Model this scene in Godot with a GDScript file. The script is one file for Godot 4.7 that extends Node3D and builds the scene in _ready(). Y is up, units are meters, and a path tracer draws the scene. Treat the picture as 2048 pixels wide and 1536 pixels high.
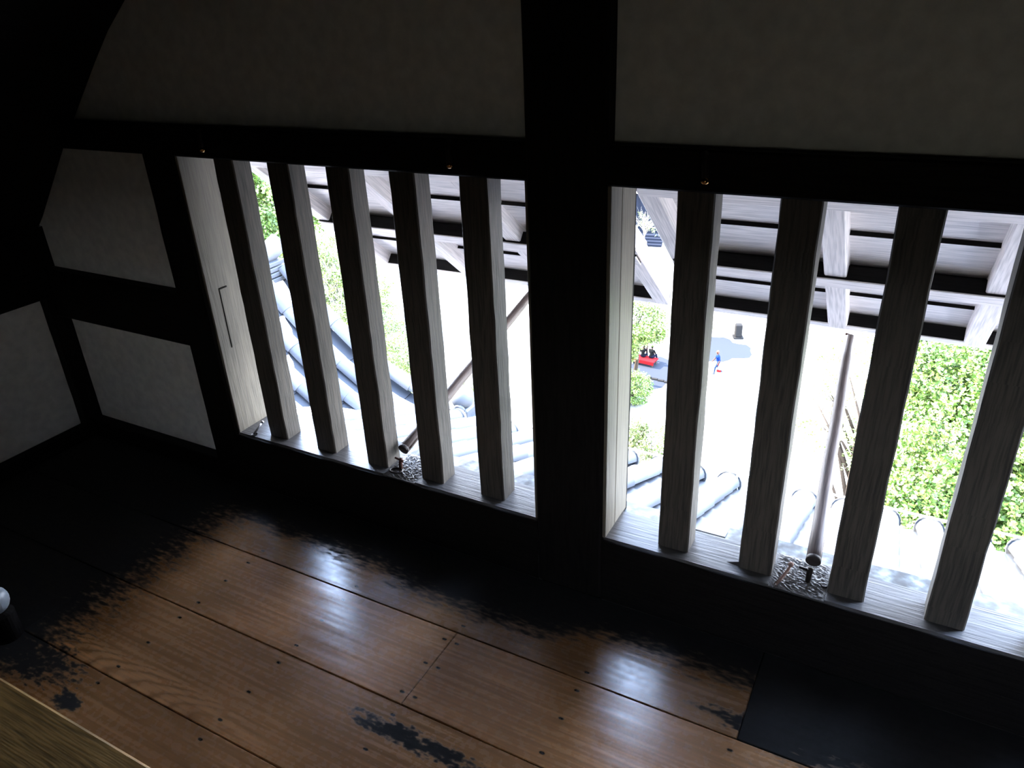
extends Node3D
# An old castle's top floor: a dark timber room, two barred windows with shutters propped open, and the castle grounds far below.
# x runs along the window wall, y is up, z points into the room; the window sills' front edge is y = 0, z = 0.

const FLOOR_Y := -0.26
const GROUND_Y := -21.6
var rng := RandomNumberGenerator.new()
var used := {}
var M := {}

func _ready():
	rng.seed = 7
	# ---- camera
	var cam := Camera3D.new()
	cam.name = "camera"
	cam.fov = 53.49
	cam.near = 0.02
	cam.far = 600.0
	cam.position = Vector3(1.9663, 1.6151, 1.9179)
	cam.rotation = Vector3(-0.4632, 0.5140, -0.0454)
	add_child(cam)
	cam.current = true
	# ---- sky, exposure
	var env := Environment.new()
	env.background_mode = Environment.BG_SKY
	var sky := Sky.new()
	var sm := ProceduralSkyMaterial.new()
	sm.sky_top_color = Color(0.64, 0.735, 0.89)
	sm.sky_horizon_color = Color(0.92, 0.935, 0.95)
	sm.ground_horizon_color = Color(0.92, 0.935, 0.95)
	sm.ground_bottom_color = Color(0.55, 0.55, 0.5)
	sm.sky_energy_multiplier = 1.9
	sm.ground_energy_multiplier = 1.0
	sm.sun_angle_max = 5.0
	sky.sky_material = sm
	env.sky = sky
	env.ambient_light_source = Environment.AMBIENT_SOURCE_SKY
	env.tonemap_mode = Environment.TONE_MAPPER_LINEAR
	env.tonemap_exposure = 13.0
	env.sdfgi_enabled = true
	env.ssao_enabled = true
	env.ssil_enabled = true
	var we := WorldEnvironment.new()
	we.name = "world_environment"
	we.environment = env
	add_child(we)
	# ---- the sun, high on the left
	var sun := DirectionalLight3D.new()
	sun.name = "sun"
	sun.light_energy = 2.2
	sun.light_color = Color(1.0, 0.95, 0.86)
	sun.light_angular_distance = 0.53
	sun.shadow_enabled = true
	add_child(sun)
	sun.look_at_from_position(Vector3(-0.75, 0.64, 0.03) * 30.0, Vector3.ZERO)
	materials()
	room()
	windows()
	shutters()
	lower_roof()
	grounds()
	small_things()

# =================================================================== materials
func noise(freq, oct := 4, sd := 1) -> FastNoiseLite:
	var n := FastNoiseLite.new()
	n.noise_type = FastNoiseLite.TYPE_SIMPLEX_SMOOTH
	n.seed = sd
	n.frequency = freq
	n.fractal_octaves = oct
	return n

# wood grain running along v (or along u): light and dark streaks round white, to be tinted by the albedo colour
func grain_image(sd: int, deep: float, w := 256, h := 1024) -> Image:
	var img := Image.create_empty(w, h, false, Image.FORMAT_RGB8)
	var a := noise(0.011, 3, sd)
	var b := noise(0.09, 2, sd + 1)
	var c := noise(0.35, 1, sd + 2)
	var at = func(x: float, y: float) -> float:
		var t := a.get_noise_2d(x, y * 0.06) * 4.0
		var ring := sin(x * 0.16 + t * 5.0)
		return 1.0 - deep * (0.30 + 0.22 * ring + 0.55 * b.get_noise_2d(x * 1.6, y * 0.035) + 0.5 * c.get_noise_2d(x, y * 0.03))
	for y in h:
		var back := smoothstep(0.8, 1.0, float(y) / h)
		for x in w:
			var v: float = at.call(x, y)
			if back > 0.0: v = lerpf(v, at.call(x, y - h), back)
			v = clampf(v, 0.05, 1.0)
			img.set_pixel(x, y, Color(v, v * 0.99, v * 0.975))
	img.generate_mipmaps()
	return img

func tex(img: Image) -> ImageTexture:
	return ImageTexture.create_from_image(img)

func mat(col: Color, rough := 0.7, t: Texture2D = null, n: Texture2D = null, ns := 0.4) -> StandardMaterial3D:
	var m := StandardMaterial3D.new()
	m.albedo_color = col
	m.roughness = rough
	m.metallic_specular = 0.5
	if t: m.albedo_texture = t
	if n:
		m.normal_enabled = true
		m.normal_texture = n
		m.normal_scale = ns
	return m

func bump_of(img: Image, k: float) -> ImageTexture:
	var b: Image = img.duplicate()
	b.clear_mipmaps()
	b.bump_map_to_normal_map(k)
	return tex(b)

func materials():
	var g1 := grain_image(11, 0.40)
	var g2 := grain_image(31, 0.42)
	var g3 := grain_image(51, 0.15)
	var t1 := tex(g1)
	var t2 := tex(g2)
	var t3 := tex(g3)
	var n1 := bump_of(g1, 1.5)
	var n2 := bump_of(g2, 2.5)
	M.black_wood = mat(Color(0.085, 0.074, 0.070), 0.68, t1, n1, 0.4)
	M.black_wood.metallic_specular = 0.25
	M.bar_wood = mat(Color(0.305, 0.283, 0.256), 0.6, t2, n2, 0.35)
	M.jamb_wood = mat(Color(0.435, 0.413, 0.37), 0.5, t3, n1, 0.4)
	M.sill_wood = mat(Color(0.38, 0.375, 0.375), 0.42, t3, n1, 0.4)
	M.weathered = mat(Color(0.33, 0.315, 0.30), 0.5, t2, null)
	M.shutter_wood = mat(Color(0.97, 0.945, 0.945), 0.75, t3, n1, 0.15)
	M.board_wood = mat(Color(0.97, 0.95, 0.95), 0.8, t3, n1, 0.15)
	M.step_wood = mat(Color(0.66, 0.53, 0.33), 0.36, t2, n2, 0.3)
	M.pole_wood = mat(Color(0.40, 0.35, 0.33), 0.6, t1, n1, 0.4)
	M.dark_end = mat(Color(0.16, 0.13, 0.12), 0.7)
	# plaster
	var pn := noise(0.02, 5, 5).get_seamless_image(512, 512)
	var pi := Image.create_empty(512, 512, false, Image.FORMAT_RGB8)
	for y in 512:
		for x in 512:
			var v: float = 0.90 + 0.10 * pn.get_pixel(x, y).r
			pi.set_pixel(x, y, Color(v, v, v * 0.99))
	M.plaster = mat(Color(0.91, 0.89, 0.865), 0.95, tex(pi), bump_of(noise(0.15, 3, 8).get_seamless_image(512, 512), 0.8), 0.3)
	M.plaster.uv1_triplanar = true
	M.plaster.uv1_scale = Vector3(1.5, 1.5, 1.5)
	M.metal = mat(Color(0.17, 0.15, 0.145), 0.5)
	M.metal.metallic = 0.7
	M.rust = mat(Color(0.34, 0.22, 0.18), 0.75)
	M.rust.metallic = 0.3
	M.bright_metal = mat(Color(0.74, 0.73, 0.74), 0.3)
	M.bright_metal.metallic = 0.9
	M.brass = mat(Color(0.80, 0.58, 0.34), 0.22)
	M.brass.metallic = 1.0
	M.knob = mat(Color(0.62, 0.66, 0.70), 0.30)
	M.cord = mat(Color(0.62, 0.50, 0.46), 0.8)
	var ci := noise(0.03, 5, 12).get_seamless_image(256, 256)
	M.copper = mat(Color(0.50, 0.53, 0.55), 0.5, tex(ci.duplicate()))
	M.copper.metallic = 0.35
	M.tile = mat(Color(0.245, 0.25, 0.262), 0.5)
	M.tile_b = mat(Color(0.27, 0.275, 0.287), 0.52)
	M.tile_c = mat(Color(0.22, 0.227, 0.24), 0.48)
	M.pan = mat(Color(0.155, 0.163, 0.18), 0.55)
	M.leaf = leaf_mat()
	M.bark = mat(Color(0.20, 0.172, 0.145), 0.9)
	M.bark.metallic_specular = 0.1
	M.pale_bark = mat(Color(0.40, 0.375, 0.335), 0.9)
	M.red = mat(Color(0.34, 0.06, 0.068), 0.8)
	M.slate = mat(Color(0.098, 0.106, 0.130), 0.8)
	M.stone = mat(Color(0.115, 0.110, 0.105), 0.9)
	M.ground_shade = mat(Color(0.135, 0.142, 0.158), 0.95)  # colour of the shade painted on the courtyard gravel
	M.white_wall = mat(Color(0.88, 0.88, 0.86), 0.9)
	M.vertex = mat(Color.WHITE, 0.85)
	M.vertex.vertex_color_use_as_albedo = true

	for k in ["ground_shade", "slate", "stone", "vertex", "red", "white_wall"]:
		M[k].metallic_specular = 0.05
	for k in ["tile", "tile_b", "tile_c", "pan"]:
		M[k].metallic_specular = 0.3

func leaf_mat() -> StandardMaterial3D:
	var m := mat(Color.WHITE, 0.6)
	m.vertex_color_use_as_albedo = true
	m.backlight_enabled = true
	m.backlight = Color(0.20, 0.30, 0.04)
	m.cull_mode = BaseMaterial3D.CULL_DISABLED
	return m

# =================================================================== helpers
func numbered(called: String) -> String:
	var n: int = used.get(called, 0)
	used[called] = n + 1
	return called if n == 0 else "%s_%03d" % [called, n]

func tag(o, label := "", category := "", group := "", kind := ""):
	if label: o.set_meta("label", label)
	if category: o.set_meta("category", category)
	if group: o.set_meta("group", group)
	if kind: o.set_meta("kind", kind)
	return o

func thing(called, at := Vector3.ZERO, turn := 0.0) -> Node3D:
	var o := Node3D.new()
	o.name = numbered(called)
	add_child(o)
	o.position = at
	o.rotation.y = turn
	return o

func mesh_of(st: SurfaceTool, smooth := false) -> ArrayMesh:
	if not smooth:
		st.generate_normals()
	st.generate_tangents()
	return st.commit()

func place(called, mesh: Mesh, m: Material, parent: Node, xf := Transform3D.IDENTITY) -> MeshInstance3D:
	var o := MeshInstance3D.new()
	o.name = called
	o.mesh = mesh
	o.material_override = m
	o.transform = xf
	parent.add_child(o, true)
	return o

func part(called, st: SurfaceTool, m: Material, parent: Node) -> MeshInstance3D:
	if parent == self:
		called = numbered(called)
	return place(called, mesh_of(st), m, parent)

func new_st(smooth := -1) -> SurfaceTool:
	var st := SurfaceTool.new()
	st.begin(Mesh.PRIMITIVE_TRIANGLES)
	st.set_smooth_group(smooth)
	return st

# one triangle or quad whose front looks away from the point inside
func face(st: SurfaceTool, pts: Array, uvs: Array, inside: Vector3):
	var nrm: Vector3 = (pts[1] - pts[0]).cross(pts[2] - pts[0])
	var out := nrm.dot((pts[0] + pts[1] + pts[2]) / 3.0 - inside) > 0.0
	for k in range(1, pts.size() - 1):
		var tri = [0, k + 1, k] if out else [0, k, k + 1]
		for i in tri:
			st.set_uv(uvs[i])
			st.add_vertex(pts[i])

# chamfered box; grain = axis along which the wood grain (v) runs
func box(st: SurfaceTool, c: Vector3, s: Vector3, ch := 0.004, grain := 1, b := Basis.IDENTITY, scale_uv := 1.0):
	var h := s * 0.5
	ch = minf(ch, minf(h.x, minf(h.y, h.z)) * 0.6)
	var off := Vector2(rng.randf() * 7.0, rng.randf() * 7.0)
	var ga := (grain + 1) % 3
	var gb := (grain + 2) % 3
	var uv_of = func(p: Vector3, ax: int) -> Vector2:
		var across: float = p[ga] if ax == gb else p[gb]
		if ax == grain:
			return (Vector2(p[ga], p[gb]) + off) * scale_uv * 2.0
		return Vector2((across + ax * 0.37 + off.x) * 2.4, (p[grain] + off.y) * 0.8) * scale_uv
	var vx = func(sx, sy, sz, ax) -> Vector3:   # corner vertex that lies on the face of axis ax
		var p := Vector3(sx * h.x, sy * h.y, sz * h.z)
		for i in 3:
			if i != ax: p[i] -= signf(p[i]) * ch
		return p
	for ax in 3:
		for sg in [-1, 1]:
			var q := []
			var u := []
			for k in [[-1, -1], [1, -1], [1, 1], [-1, 1]]:
				var t := [0, 0, 0]
				t[ax] = sg
				t[(ax + 1) % 3] = k[0]
				t[(ax + 2) % 3] = k[1]
				var p: Vector3 = vx.call(t[0], t[1], t[2], ax)
				q.append(c + b * p)
				u.append(uv_of.call(p, ax))
			face(st, q, u, c)
	for ax in 3:                                   # the twelve bevels
		var a1 := (ax + 1) % 3
		var a2 := (ax + 2) % 3
		for s1 in [-1, 1]:
			for s2 in [-1, 1]:
				var q := []
				var u := []
				for k in [[-1, a1], [1, a1], [1, a2], [-1, a2]]:
					var t := [0, 0, 0]
					t[ax] = k[0]
					t[a1] = s1
					t[a2] = s2
					var p: Vector3 = vx.call(t[0], t[1], t[2], k[1])
					q.append(c + b * p)
					u.append(uv_of.call(p, a1))
				face(st, q, u, c)
	for sx in [-1, 1]:
		for sy in [-1, 1]:
			for sz in [-1, 1]:
				var q := []
				var u := []
				for ax in 3:
					var p: Vector3 = vx.call(sx, sy, sz, ax)
					q.append(c + b * p)
					u.append(uv_of.call(p, 0))
				face(st, q, u, c)

func span(st, a: Vector3, b: Vector3, ch := 0.004, grain := 1):
	box(st, (a + b) * 0.5, (b - a).abs(), ch, grain)

# hand-hewn upright: a square post whose faces waver a little, v along y
func hewn(st: SurfaceTool, c: Vector3, w: float, d: float, y0: float, y1: float, wob := 0.0016, ch := 0.006, sd := 0):
	var n := noise(5.0, 2, 40 + sd)
	var rows := 22
	var ring := [Vector2(-1, -1), Vector2(1, -1), Vector2(1, 1), Vector2(-1, 1)]
	var prev := []
	var off := rng.randf() * 5.0
	for r in rows + 1:
		var y := lerpf(y0, y1, float(r) / rows)
		var cur := []
		for i in 4:
			var e: Vector2 = ring[i]
			var nx := n.get_noise_2d(y + i * 7.0, 0.5) * wob
			var nz := n.get_noise_2d(y + i * 7.0, 9.5) * wob
			var p := Vector3(c.x + e.x * w * 0.5 + nx, y, c.z + e.y * d * 0.5 + nz)
			if (i % 2) == 0:
				cur.append(p - Vector3(0, 0, e.y * ch))
				cur.append(p - Vector3(e.x * ch, 0, 0))
			else:
				cur.append(p - Vector3(e.x * ch, 0, 0))
				cur.append(p - Vector3(0, 0, e.y * ch))
		if r > 0:
			var acc := 0.0
			for i in 8:
				var j := (i + 1) % 8
				var l: float = (cur[j] - cur[i]).length()
				var vy0: float = prev[i].y * 0.8 + off
				var vy1: float = y * 0.8 + off
				face(st, [prev[i], prev[j], cur[j], cur[i]], [Vector2(acc * 2.4, vy0), Vector2((acc + l) * 2.4, vy0), Vector2((acc + l) * 2.4, vy1), Vector2(acc * 2.4, vy1)], Vector3(c.x, y, c.z))
				acc += l
		prev = cur
	for top in [y0, y1]:
		var q := []
		var u := []
		for i in 4:
			q.append(Vector3(c.x + ring[i].x * (w * 0.5 - ch), top, c.z + ring[i].y * (d * 0.5 - ch)))
			u.append(Vector2(q[i].x, q[i].z))
		face(st, q, u, Vector3(c.x, (y0 + y1) * 0.5, c.z))

# a round bar along points, own radius at each
func tube(st: SurfaceTool, pts: Array, rad: Array, sides := 10, col = null, caps := true):
	var rings := []
	var up := Vector3.UP
	var along := 0.0
	var lens := []
	for k in pts.size():
		var d: Vector3 = (pts[mini(k + 1, pts.size() - 1)] - pts[maxi(k - 1, 0)]).normalized()
		if absf(d.dot(up)) > 0.95: up = Vector3.RIGHT if absf(d.x) < 0.9 else Vector3.FORWARD
		var s := d.cross(up).normalized()
		var t := s.cross(d).normalized()
		up = t
		if k > 0: along += (pts[k] - pts[k - 1]).length()
		lens.append(along)
		var ring := []
		for i in sides:
			var a := TAU * i / sides
			ring.append(pts[k] + (s * cos(a) + t * sin(a)) * rad[k])
		rings.append(ring)
	if col != null: st.set_color(col)
	for k in range(1, pts.size()):
		var mid: Vector3 = (pts[k] + pts[k - 1]) * 0.5
		for i in sides:
			var j := (i + 1) % sides
			var u0 := float(i) / sides
			var u1 := float(i + 1) / sides
			face(st, [rings[k - 1][i], rings[k - 1][j], rings[k][j], rings[k][i]], [Vector2(u0, lens[k - 1]), Vector2(u1, lens[k - 1]), Vector2(u1, lens[k]), Vector2(u0, lens[k])], mid)
	if caps:
		for e in [0, pts.size() - 1]:
			if rad[e] < 0.0004: continue
			var q := []
			var u := []
			for i in sides:
				q.append(rings[e][i])
				u.append(Vector2(cos(TAU * i / sides), sin(TAU * i / sides)) * 0.1)
			face(st, q, u, pts[1 if e == 0 else e - 1])

func ball(st: SurfaceTool, c: Vector3, r: Vector3, sides := 14):
	var pts := []
	var rows := sides / 2
	for k in rows:
		var a0 := PI * k / rows - PI / 2
		var a1 := PI * (k + 1) / rows - PI / 2
		for i in sides:
			var b0 := TAU * i / sides
			var b1 := TAU * (i + 1) / sides
			var q := []
			for e in [[a0, b0], [a0, b1], [a1, b1], [a1, b0]]:
				q.append(c + Vector3(cos(e[0]) * cos(e[1]), sin(e[0]), cos(e[0]) * sin(e[1])) * r)
			if k == 0: q.remove_at(0)
			elif k == rows - 1: q.remove_at(2)
			var u := []
			for p in q: u.append(Vector2(p.x, p.y))
			face(st, q, u, c)

func lathe(st: SurfaceTool, c: Vector3, prof: Array, sides := 20):
	for k in range(1, prof.size()):
		var a: Vector2 = prof[k - 1]
		var b: Vector2 = prof[k]
		for i in sides:
			var t0 := TAU * i / sides
			var t1 := TAU * (i + 1) / sides
			var q := [c + Vector3(cos(t0) * a.x, a.y, sin(t0) * a.x), c + Vector3(cos(t1) * a.x, a.y, sin(t1) * a.x), c + Vector3(cos(t1) * b.x, b.y, sin(t1) * b.x), c + Vector3(cos(t0) * b.x, b.y, sin(t0) * b.x)]
			if a.x < 0.0005: q.remove_at(0)
			elif b.x < 0.0005: q.remove_at(2)
			var u := []
			for p in q: u.append(Vector2(p.x + p.z, p.y))
			face(st, q, u, c + Vector3(0, (a.y + b.y) * 0.5 - (b.x - a.x), 0))

# =================================================================== the room
func struct(o, label := ""):
	o.set_meta("kind", "structure")
	if label: o.set_meta("label", label)
	return o

func room():
	floor_boards()
	# window wall: plaster fields between black timbers, closed behind by the outer skin
	var wall = struct(thing("wall_window"), "white plaster fields between black timbers of the window wall")
	var fields := [[-1.75, 0.97, 1.26, 3.6], [1.185, 5.2, 1.26, 3.6], [-1.75, -0.64, 0.58, 1.20], [-1.75, -0.64, -0.24, 0.40]]
	for f in fields:
		var st := new_st()
		span(st, Vector3(f[0], f[2], -0.16), Vector3(f[1], f[3], -0.055), 0.002)
		part("plaster_panel", st, M.plaster, wall)
	var sk := new_st()
	for f in [[-1.75, -0.56, -0.5, 1.3], [2.75, 5.2, -0.5, 1.3], [-0.56, 2.75, -0.9, -0.035], [-1.75, 5.2, 1.28, 3.6]]:
		span(sk, Vector3(f[0], f[2], -0.23), Vector3(f[1], f[3], -0.165), 0.002)
	part("outer_boarding", sk, M.black_wood, wall)
	var sp := new_st()
	span(sp, Vector3(2.95, -0.26, -0.16), Vector3(5.2, 1.2, -0.055), 0.002)
	part("plaster_panel", sp, M.plaster, wall)
	# timbers
	var t := new_st()
	hewn(t, Vector3(1.078, 0, -0.125), 0.243, 0.25, FLOOR_Y, 3.5, 0.003, 0.008, 1)
	struct(part("trim_1", t, M.black_wood, self), "thick black square post standing between the two windows")
	t = new_st()
	hewn(t, Vector3(-0.580, 0, -0.085), 0.170, 0.17, FLOOR_Y, 1.2, 0.002, 0.006, 2)
	struct(part("trim_2", t, M.black_wood, self), "slimmer black post at the left side of the left window")
	t = new_st()
	hewn(t, Vector3(-1.645, 0, -0.055), 0.190, 0.17, FLOOR_Y, 0.80, 0.002, 0.006, 3)
	struct(part("trim_3", t, M.black_wood, self), "short black post in the left corner of the room")
	t = new_st()
	hewn(t, Vector3(2.83, 0, -0.125), 0.243, 0.25, FLOOR_Y, 3.5, 0.003, 0.008, 4)
	struct(part("trim_4", t, M.black_wood, self), "black post at the far end of the right window")
	t = new_st()
	span(t, Vector3(-1.75, 1.165, -0.20), Vector3(0.975, 1.272, -0.004), 0.006, 0)
	struct(part("trim_5", t, M.black_wood, self), "long black lintel beam over the left window and plaster field")
	t = new_st()
	span(t, Vector3(1.18, 1.165, -0.20), Vector3(5.2, 1.272, -0.010), 0.006, 0)
	struct(part("trim_6", t, M.black_wood, self), "long black lintel beam over the right window")
	t = new_st()
	span(t, Vector3(-1.70, 0.378, -0.15), Vector3(-0.64, 0.612, -0.004), 0.006, 0)
	struct(part("trim_7", t, M.black_wood, self), "black middle rail between the two small plaster fields")
	t = new_st()
	span(t, Vector3(-1.75, FLOOR_Y - 0.02, -0.16), Vector3(-0.655, -0.175, 0.0), 0.006, 0)
	struct(part("trim_8", t, M.black_wood, self), "black ground beam under the small plaster field by the corner")
	# left wall
	var wl = struct(thing("wall_left"), "low left wall with a plaster field between dark timbers")
	var s := new_st()
	span(s, Vector3(-1.75, -0.30, -0.1), Vector3(-1.61, 0.55, 4.2), 0.002)
	part("plaster_panel", s, M.plaster, wl)
	s = new_st()
	span(s, Vector3(-1.95, 0.477, -0.02), Vector3(-1.55, 0.80, 4.2), 0.008, 2)
	part("wall_plate", s, M.black_wood, wl)
	s = new_st()
	span(s, Vector3(-1.75, FLOOR_Y - 0.02, 0.0), Vector3(-1.55, -0.195, 4.2), 0.006, 2)
	part("ground_beam", s, M.black_wood, wl)
	# back and right of the room, behind the camera
	s = new_st()
	for f in [[-1.9, 2.7, -0.4, 3.6], [3.6, 5.3, -0.4, 3.6], [2.7, 3.6, -0.4, 0.3], [2.7, 3.6, 1.05, 3.6]]:  # the opening is an unseen window added to brighten the plaster
		span(s, Vector3(f[0], f[2], 4.2), Vector3(f[1], f[3], 4.35), 0.002)
	for k in 3:
		span(s, Vector3(2.88 + k * 0.22, 0.28, 4.22), Vector3(2.95 + k * 0.22, 1.17, 4.32), 0.002)
	struct(part("wall_rear", s, M.black_wood, self), "dark wall behind the viewer with an unseen window added to light the room")
	s = new_st()
	span(s, Vector3(5.15, -0.4, -0.2), Vector3(5.3, 3.6, 4.35), 0.002)
	struct(part("wall_right", s, M.black_wood, self), "dark boarded wall on the right, out of view")
	# ceiling: the underside of the roof, sweeping down to the low left wall
	var prof := [Vector2(-1.72, 0.66), Vector2(-1.51, 0.850), Vector2(-1.204, 1.166), Vector2(-1.071, 1.290), Vector2(-0.868, 1.478), Vector2(-0.745, 1.585), Vector2(-0.585, 1.700), Vector2(-0.1, 2.03), Vector2(0.5, 2.45), Vector2(1.4, 3.0), Vector2(5.2, 3.2)]
	var cl = struct(thing("ceiling"), "black underside of the roof sweeping down to the low left wall")
	for k in range(1, prof.size()):
		s = new_st()
		slab(s, prof[k - 1], prof[k], 0.09, -0.05, 4.3)
		part("ceiling_board", s, M.black_wood, cl)
	s = new_st()
	for k in range(1, prof.size() - 1):
		slab(s, prof[k - 1] + Vector2(0, 0.012), prof[k] + Vector2(0, 0.012), 0.26, -0.05, 0.20)
	part("curved_rafter", s, M.black_wood, cl)
	# unseen overhang, added and sized to keep the sun off windows and poles
	s = new_st()
	for k in range(1, prof.size()):
		slab(s, prof[k - 1] + Vector2(0, 0.05), prof[k] + Vector2(0, 0.05), 0.14, -0.75, -0.05)
	tag(part("added_overhang", s, M.board_wood, self), "unseen boarded overhang added above the windows to block the sun", "roof")
	# raised platform of pale boards in the near left corner
	var stp := thing("platform", Vector3(0.3, FLOOR_Y, 1.9))
	tag(stp, "raised step of olive brown boards at the bottom left, nearest the viewer", "step")
	s = new_st()
	box(s, Vector3(-0.3, 0.236, -0.36), Vector3(3.0, 0.048, 0.53), 0.008, 0)
	part("tread_board", s, M.step_wood, stp)
	s = new_st()
	box(s, Vector3(-0.3, 0.236, 0.18), Vector3(3.0, 0.048, 0.54), 0.006, 0)
	part("tread_board", s, M.step_wood, stp)
	s = new_st()
	box(s, Vector3(-0.3, 0.106, -0.59), Vector3(3.0, 0.212, 0.03), 0.004, 0)
	part("riser_board", s, M.black_wood, stp)
	for x in [-1.7, -0.3, 1.1]:
		s = new_st()
		box(s, Vector3(x, 0.106, -0.06), Vector3(0.09, 0.212, 1.0), 0.004, 2)
		part("joist", s, M.black_wood, stp)
	# newel with a pale rounded cap
	var nw := thing("newel_post", Vector3(-0.555, FLOOR_Y, 1.05))
	tag(nw, "low dark post with a pale rounded cap at the left edge", "post")
	s = new_st()
	lathe(s, Vector3.ZERO, [Vector2(0, 0), Vector2(0.045, 0), Vector2(0.045, 0.10), Vector2(0.03, 0.112), Vector2(0, 0.113)], 24)
	part("shaft", s, M.black_wood, nw)
	s = new_st(0)
	ball(s, Vector3(0, 0.155, 0), Vector3(0.046, 0.05, 0.046), 24)
	part("cap", s, M.knob, nw)

# a board between two profile points, thick upwards, between z0 and z1
func slab(st, a: Vector2, b: Vector2, th: float, z0: float, z1: float):
	var n := Vector2(-(b - a).y, (b - a).x).normalized() * th
	var e := (b - a).normalized() * 0.004
	var p := [a - e, b + e, b + n + e, a + n - e]
	var inside := Vector3((a.x + b.x + n.x) * 0.5, (a.y + b.y + n.y) * 0.5, (z0 + z1) * 0.5)
	for k in 4:
		var q0: Vector2 = p[k]
		var q1: Vector2 = p[(k + 1) % 4]
		face(st, [Vector3(q0.x, q0.y, z0), Vector3(q1.x, q1.y, z0), Vector3(q1.x, q1.y, z1), Vector3(q0.x, q0.y, z1)], [Vector2(0, z0), Vector2(0.3, z0), Vector2(0.3, z1), Vector2(0, z1)], inside)
	for z in [z0, z1]:
		var q := []
		var u := []
		for k in 4:
			q.append(Vector3(p[k].x, p[k].y, z))
			u.append(p[k])
		face(st, q, u, inside)

func floor_boards():
	# one worn surface drawn over all boards: brown where feet have worn it, black lacquer, soot and painted shade along the walls
	var x0 := -1.62
	var x1 := 3.0
	var z1 := 1.66
	var W := 1848
	var H := 664
	var rows := [0.0, 0.36, 0.685, 1.012, 1.338, 1.664, 1.99, 2.32, 2.65, 2.98, 3.31, 3.64, 3.97, 4.25]
	var joints := [[1.759], [0.834], [-0.53, 1.759], [2.20], [1.29], [-0.08], [1.29], [0.38], [1.759], [-0.53], [0.834], [0.38], [1.29]]
	var img := Image.create_empty(W, H, false, Image.FORMAT_RGB8)
	var rgh := Image.create_empty(W, H, false, Image.FORMAT_RGB8)
	var big := noise(1.3, 3, 3)
	var fine := noise(14.0, 3, 4)
	var streak := noise(30.0, 2, 6)
	var rag := noise(7.0, 4, 9)
	var warp := noise(1.1, 2, 15)
	for j in H:
		var z := z1 * (j + 0.5) / H
		var r := 0
		while r < rows.size() - 2 and z > rows[r + 1]: r += 1
		var tone: float = [0.86, 1.02, 1.0, 0.94, 1.05][mini(r, 4)]
		for i in W:
			var x := x0 + (x1 - x0) * (i + 0.5) / W
			var zz := z + r * 3.1
			# flat-sawn arches along the seam between third and fourth board, straight grain elsewhere
			var wn := warp.get_noise_2d(x * 0.35, zz * 1.4)
			var ring := sin(zz * 210.0 + wn * 16.0 + 2.0 * big.get_noise_2d(x * 0.8, zz * 6.0))
			var fig := 0.0
			if r == 2:
				fig = smoothstep(0.905, 0.945, z + 0.02 * big.get_noise_2d(x * 2.0, 40.0)) * smoothstep(0.75, 0.1, x)
				var g1 := x + 0.5 - 42.0 * pow(z - 1.004, 2.0) + 0.05 * big.get_noise_2d(x * 2.5, zz * 5.0)
				ring = lerpf(ring, -1.0 + 2.0 * pow(absf(sin(g1 * 31.0)), 0.6), fig)
			var g := 0.42 * streak.get_noise_2d(x * 0.05, zz * 2.2) + 0.16 * fine.get_noise_2d(x * 0.22, zz * 7.0) + (0.07 + 0.42 * fig) * ring
			var v := tone * (0.86 + 0.30 * g + 0.14 * big.get_noise_2d(x, zz))
			v += (rng.randf() - 0.5) * 0.02
			var c := Color(0.87 * v, 0.635 * v, 0.415 * v)
			# soot left of the first joist and soot with painted shade along the window wall, with ragged edges along the grain
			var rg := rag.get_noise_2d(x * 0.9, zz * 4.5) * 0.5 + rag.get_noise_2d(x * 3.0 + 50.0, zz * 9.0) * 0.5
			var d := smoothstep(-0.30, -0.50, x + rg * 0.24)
			var band := lerpf(0.25, 0.30, smoothstep(0.3, 0.7, x)) - 0.10 * smoothstep(1.05, 1.3, x)  # widened where the shade beside the thick post is painted in
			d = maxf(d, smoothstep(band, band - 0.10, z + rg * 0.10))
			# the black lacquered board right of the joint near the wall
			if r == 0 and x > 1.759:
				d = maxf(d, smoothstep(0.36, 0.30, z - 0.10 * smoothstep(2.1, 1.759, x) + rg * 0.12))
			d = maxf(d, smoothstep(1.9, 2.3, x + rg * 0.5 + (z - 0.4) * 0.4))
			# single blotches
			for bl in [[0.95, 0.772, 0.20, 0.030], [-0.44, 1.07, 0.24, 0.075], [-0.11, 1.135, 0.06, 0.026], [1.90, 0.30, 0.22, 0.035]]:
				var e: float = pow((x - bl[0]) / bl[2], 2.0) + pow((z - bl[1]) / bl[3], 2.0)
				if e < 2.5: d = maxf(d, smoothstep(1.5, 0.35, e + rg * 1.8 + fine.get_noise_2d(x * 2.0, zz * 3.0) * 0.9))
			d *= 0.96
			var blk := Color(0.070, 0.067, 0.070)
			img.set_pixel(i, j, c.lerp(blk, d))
			var ro := 0.27 + 0.08 * g + 0.05 * fine.get_noise_2d(x * 2.0, zz * 2.0) + 0.68 * d
			rgh.set_pixel(i, j, Color(ro, ro, ro))
	# nails over the joists
	for jx in [-0.083, 0.381, 0.835, 1.289, 1.75]:
		for nz in [0.326, 0.404, 0.516, 0.644, 0.726, 0.856, 0.972, 1.047, 1.18, 1.30]:
			var both := [0.0]
			if absf(jx - 0.835) < 0.01 and nz > 0.36 and nz < 0.685: both = [-0.024, 0.024]
			for dx in both:
				var px := int((jx + dx - x0) / (x1 - x0) * W)
				var pz := int(nz / z1 * H)
				for a in range(-4, 5):
					for b in range(-2, 3):
						if a * a / 12.0 + b * b / 4.0 < 1.0 and px + a > 0 and px + a < W:
							img.set_pixel(px + a, pz + b, Color(0.10, 0.085, 0.08))
	img.generate_mipmaps()
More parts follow.
